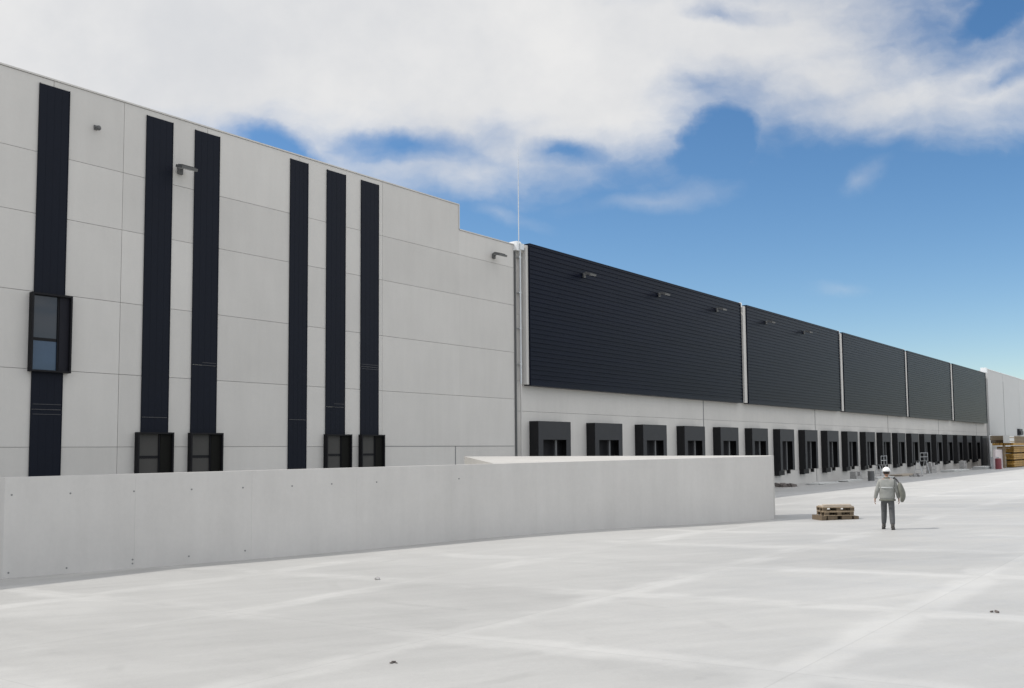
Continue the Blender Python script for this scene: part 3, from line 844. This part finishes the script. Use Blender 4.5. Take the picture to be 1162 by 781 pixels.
# fingers: four plus thumb per hand, slightly curled
for sx, hx, hy, hz in ((-1, -0.346, 0.07, 0.81), (1, 0.318, 0.14, 0.82)):
    for k, (off, ln) in enumerate(((0.030, .072), (0.011, .082), (-0.009, .077), (-0.028, .060))):
        body.append(dict(pts=[((hx, hy + off, hz), .0085), ((hx + sx * .004, hy + off * 1.1, hz - ln * .45), .0085), ((hx - sx * .008, hy + off * 1.1, hz - ln * .8), .0078), ((hx - sx * .024, hy + off, hz - ln * 1.05), .0065)]))
    body.append(dict(pts=[((hx, hy + .02, hz + .045), .011), ((hx - sx * .012, hy + .052, hz + .02), .0105), ((hx - sx * .022, hy + .062, hz - .018), .0085)]))


def head(b):
    hc = (0, 0.045, 1.665)
    b.sphere(hc, 0.076, 0.096, 0.118, 20, 14)
    b.sphere((0, 0.095, 1.60), 0.05, 0.045, 0.05, 12, 8)      # jaw
    b.sphere((0, 0.145, 1.655), 0.014, 0.022, 0.024, 10, 6)   # nose
    for sx in (-1, 1): b.sphere((sx * 0.079, 0.04, 1.66), 0.012, 0.022, 0.034, 10, 6)


from_skin('body', body, M_skin, PR, head)
for sx in (-1, 1):
    e = MB(); e.sphere((sx * 0.032, 0.128, 1.672), 0.012, 0.009, 0.008, 10, 6); e.build('eye', M_eye, PR, smooth=True)
e = MB(); e.sphere((0, 0.138, 1.612), 0.025, 0.006, 0.007, 10, 6); e.build('mouth', M_lip, PR, smooth=True)
h = MB(); h.sphere((0, 0.028, 1.672), 0.081, 0.094, 0.118, 20, 14, zmin=-0.55); h.build('hair', M_hair, PR, smooth=True)
# trousers
tro = [dict(pts=[((0, 0, 1.0), (0.165, 0.115)), ((0, 0, 0.90), (0.165, 0.12))])]
tro.append(dict(pts=[None, ((-0.095, 0, .84), .102), (lerp(HL, KL, .5), .093), (KL, .086), (lerp(KL, AL, .5), .082), ((AL[0], AL[1], .13), .066)], **{'from': 1}))
tro.append(dict(pts=[None, ((0.105, 0, .84), .102), (lerp(HR_, KR, .5), .093), (KR, .086), (lerp(KR, AR, .5), .082), ((AR[0], AR[1], .13), .066)], **{'from': 1}))
from_skin('trousers', tro, M_trouser, PR)
# jacket with sleeves and collar
jk = [dict(pts=[((0, 0, .84), (0.215, 0.15)), ((0, 0, .94), (0.235, 0.165)), ((0, 0, 1.14), (0.235, 0.165)), ((0, 0, 1.32), (0.24, 0.155)), ((0, 0, 1.43), (0.15, 0.11)), ((0, .02, 1.51), (.08, .08))])]
jk.append(dict(pts=[None, (SL, .082), (lerp(SL, EL_, .5), .070), (EL_, .068), (lerp(EL_, WL, .5), .060), (lerp(EL_, WL, .97), .050)], **{'from': 3}))
jk.append(dict(pts=[None, (SR, .082), (lerp(SR, ER, .5), .070), (ER, .068), (lerp(ER, WR, .5), .060), (lerp(ER, WR, .97), .050)], **{'from': 3}))
JK = from_skin('jacket', jk, M_jacket, PR)
def ring(z, rx, ry, h_, name, parent, m_, n=28, y0=0.0):
    b = MB()
    for zz in (z, z + h_):
        for k in range(n):
            t = 2 * math.pi * k / n; b.v.append((rx * math.cos(t), y0 + ry * math.sin(t), zz))
    for k in range(n):
        j = (k + 1) % n; b.f.append([k, j, n + j, n + k]); b.mi.append(0); b.t.append(0)
    o = b.build(name, m_, parent, smooth=True); so_ = o.modifiers.new('solid', 'SOLIDIFY'); so_.thickness = .008; return o


ring(1.20, .237, .172, .045, 'reflective_band', JK, M_reflect)
ring(.835, .228, .162, .05, 'hem', JK, M_bag)
ring(1.485, .085, .085, .05, 'collar', JK, M_bag, y0=.015)
# helmet
hm = MB(); hm.sphere((0, 0.04, 1.715), 0.108, 0.132, 0.112, 24, 16, zmin=-0.12)
HM = hm.build('helmet', M_helmet, PR, smooth=True)
ring(1.698, .118, .143, .012, 'brim', HM, M_helmet, y0=.045)
b = MB(); b.sphere((0, .165, 1.702), .075, .05, .012, 14, 6); b.build('peak', M_helmet, HM, smooth=True)
for (a_, s_) in ((AL, -1), (AR, 1)):
    b = MB(); b.sphere((a_[0] + .01 * s_, a_[1] + .07, .052), .052, .145, .052, 14, 10, zmin=-.85); b.tube((a_[0], a_[1], .05), (a_[0], a_[1], .17), .05, .055, 14)
    o = b.build('boot', M_boot, PR, smooth=True)
    b = MB(); b.obox((a_[0] + .01 * s_, a_[1] + .07, .012), (.05, 0, 0), (0, .14, 0), (0, 0, .012)); b.build('sole', M_strap, o)
# bag / folded coat hung from the right shoulder
BG = thing('shoulder_bag', 'olive grey cloth bag hanging at the right side of the worker from a dark strap', 'bag', (PXY.x, PXY.y, pz), prot)
bg = [dict(pts=[((.33, -.11, 1.39), (.05, .05)), ((.36, -.12, 1.27), (.10, .07)), ((.40, -.11, 1.13), (.14, .085)), ((.435, -.10, .98), (.135, .08)), ((.40, -.09, .86), (.10, .06)), ((.385, -.08, .80), (.05, .04))])]
from_skin('bag_body', bg, M_bag, BG)
b = MB()
pts = [(.36, -.13, 1.30), (.28, -.11, 1.44), (.21, -.03, 1.515), (.19, .05, 1.49), (.26, .10, 1.38)]
for q, r_ in zip(pts[:-1], pts[1:]): b.tube(q, r_, .02, seg=8)
b.build('strap', M_strap, BG, smooth=True)
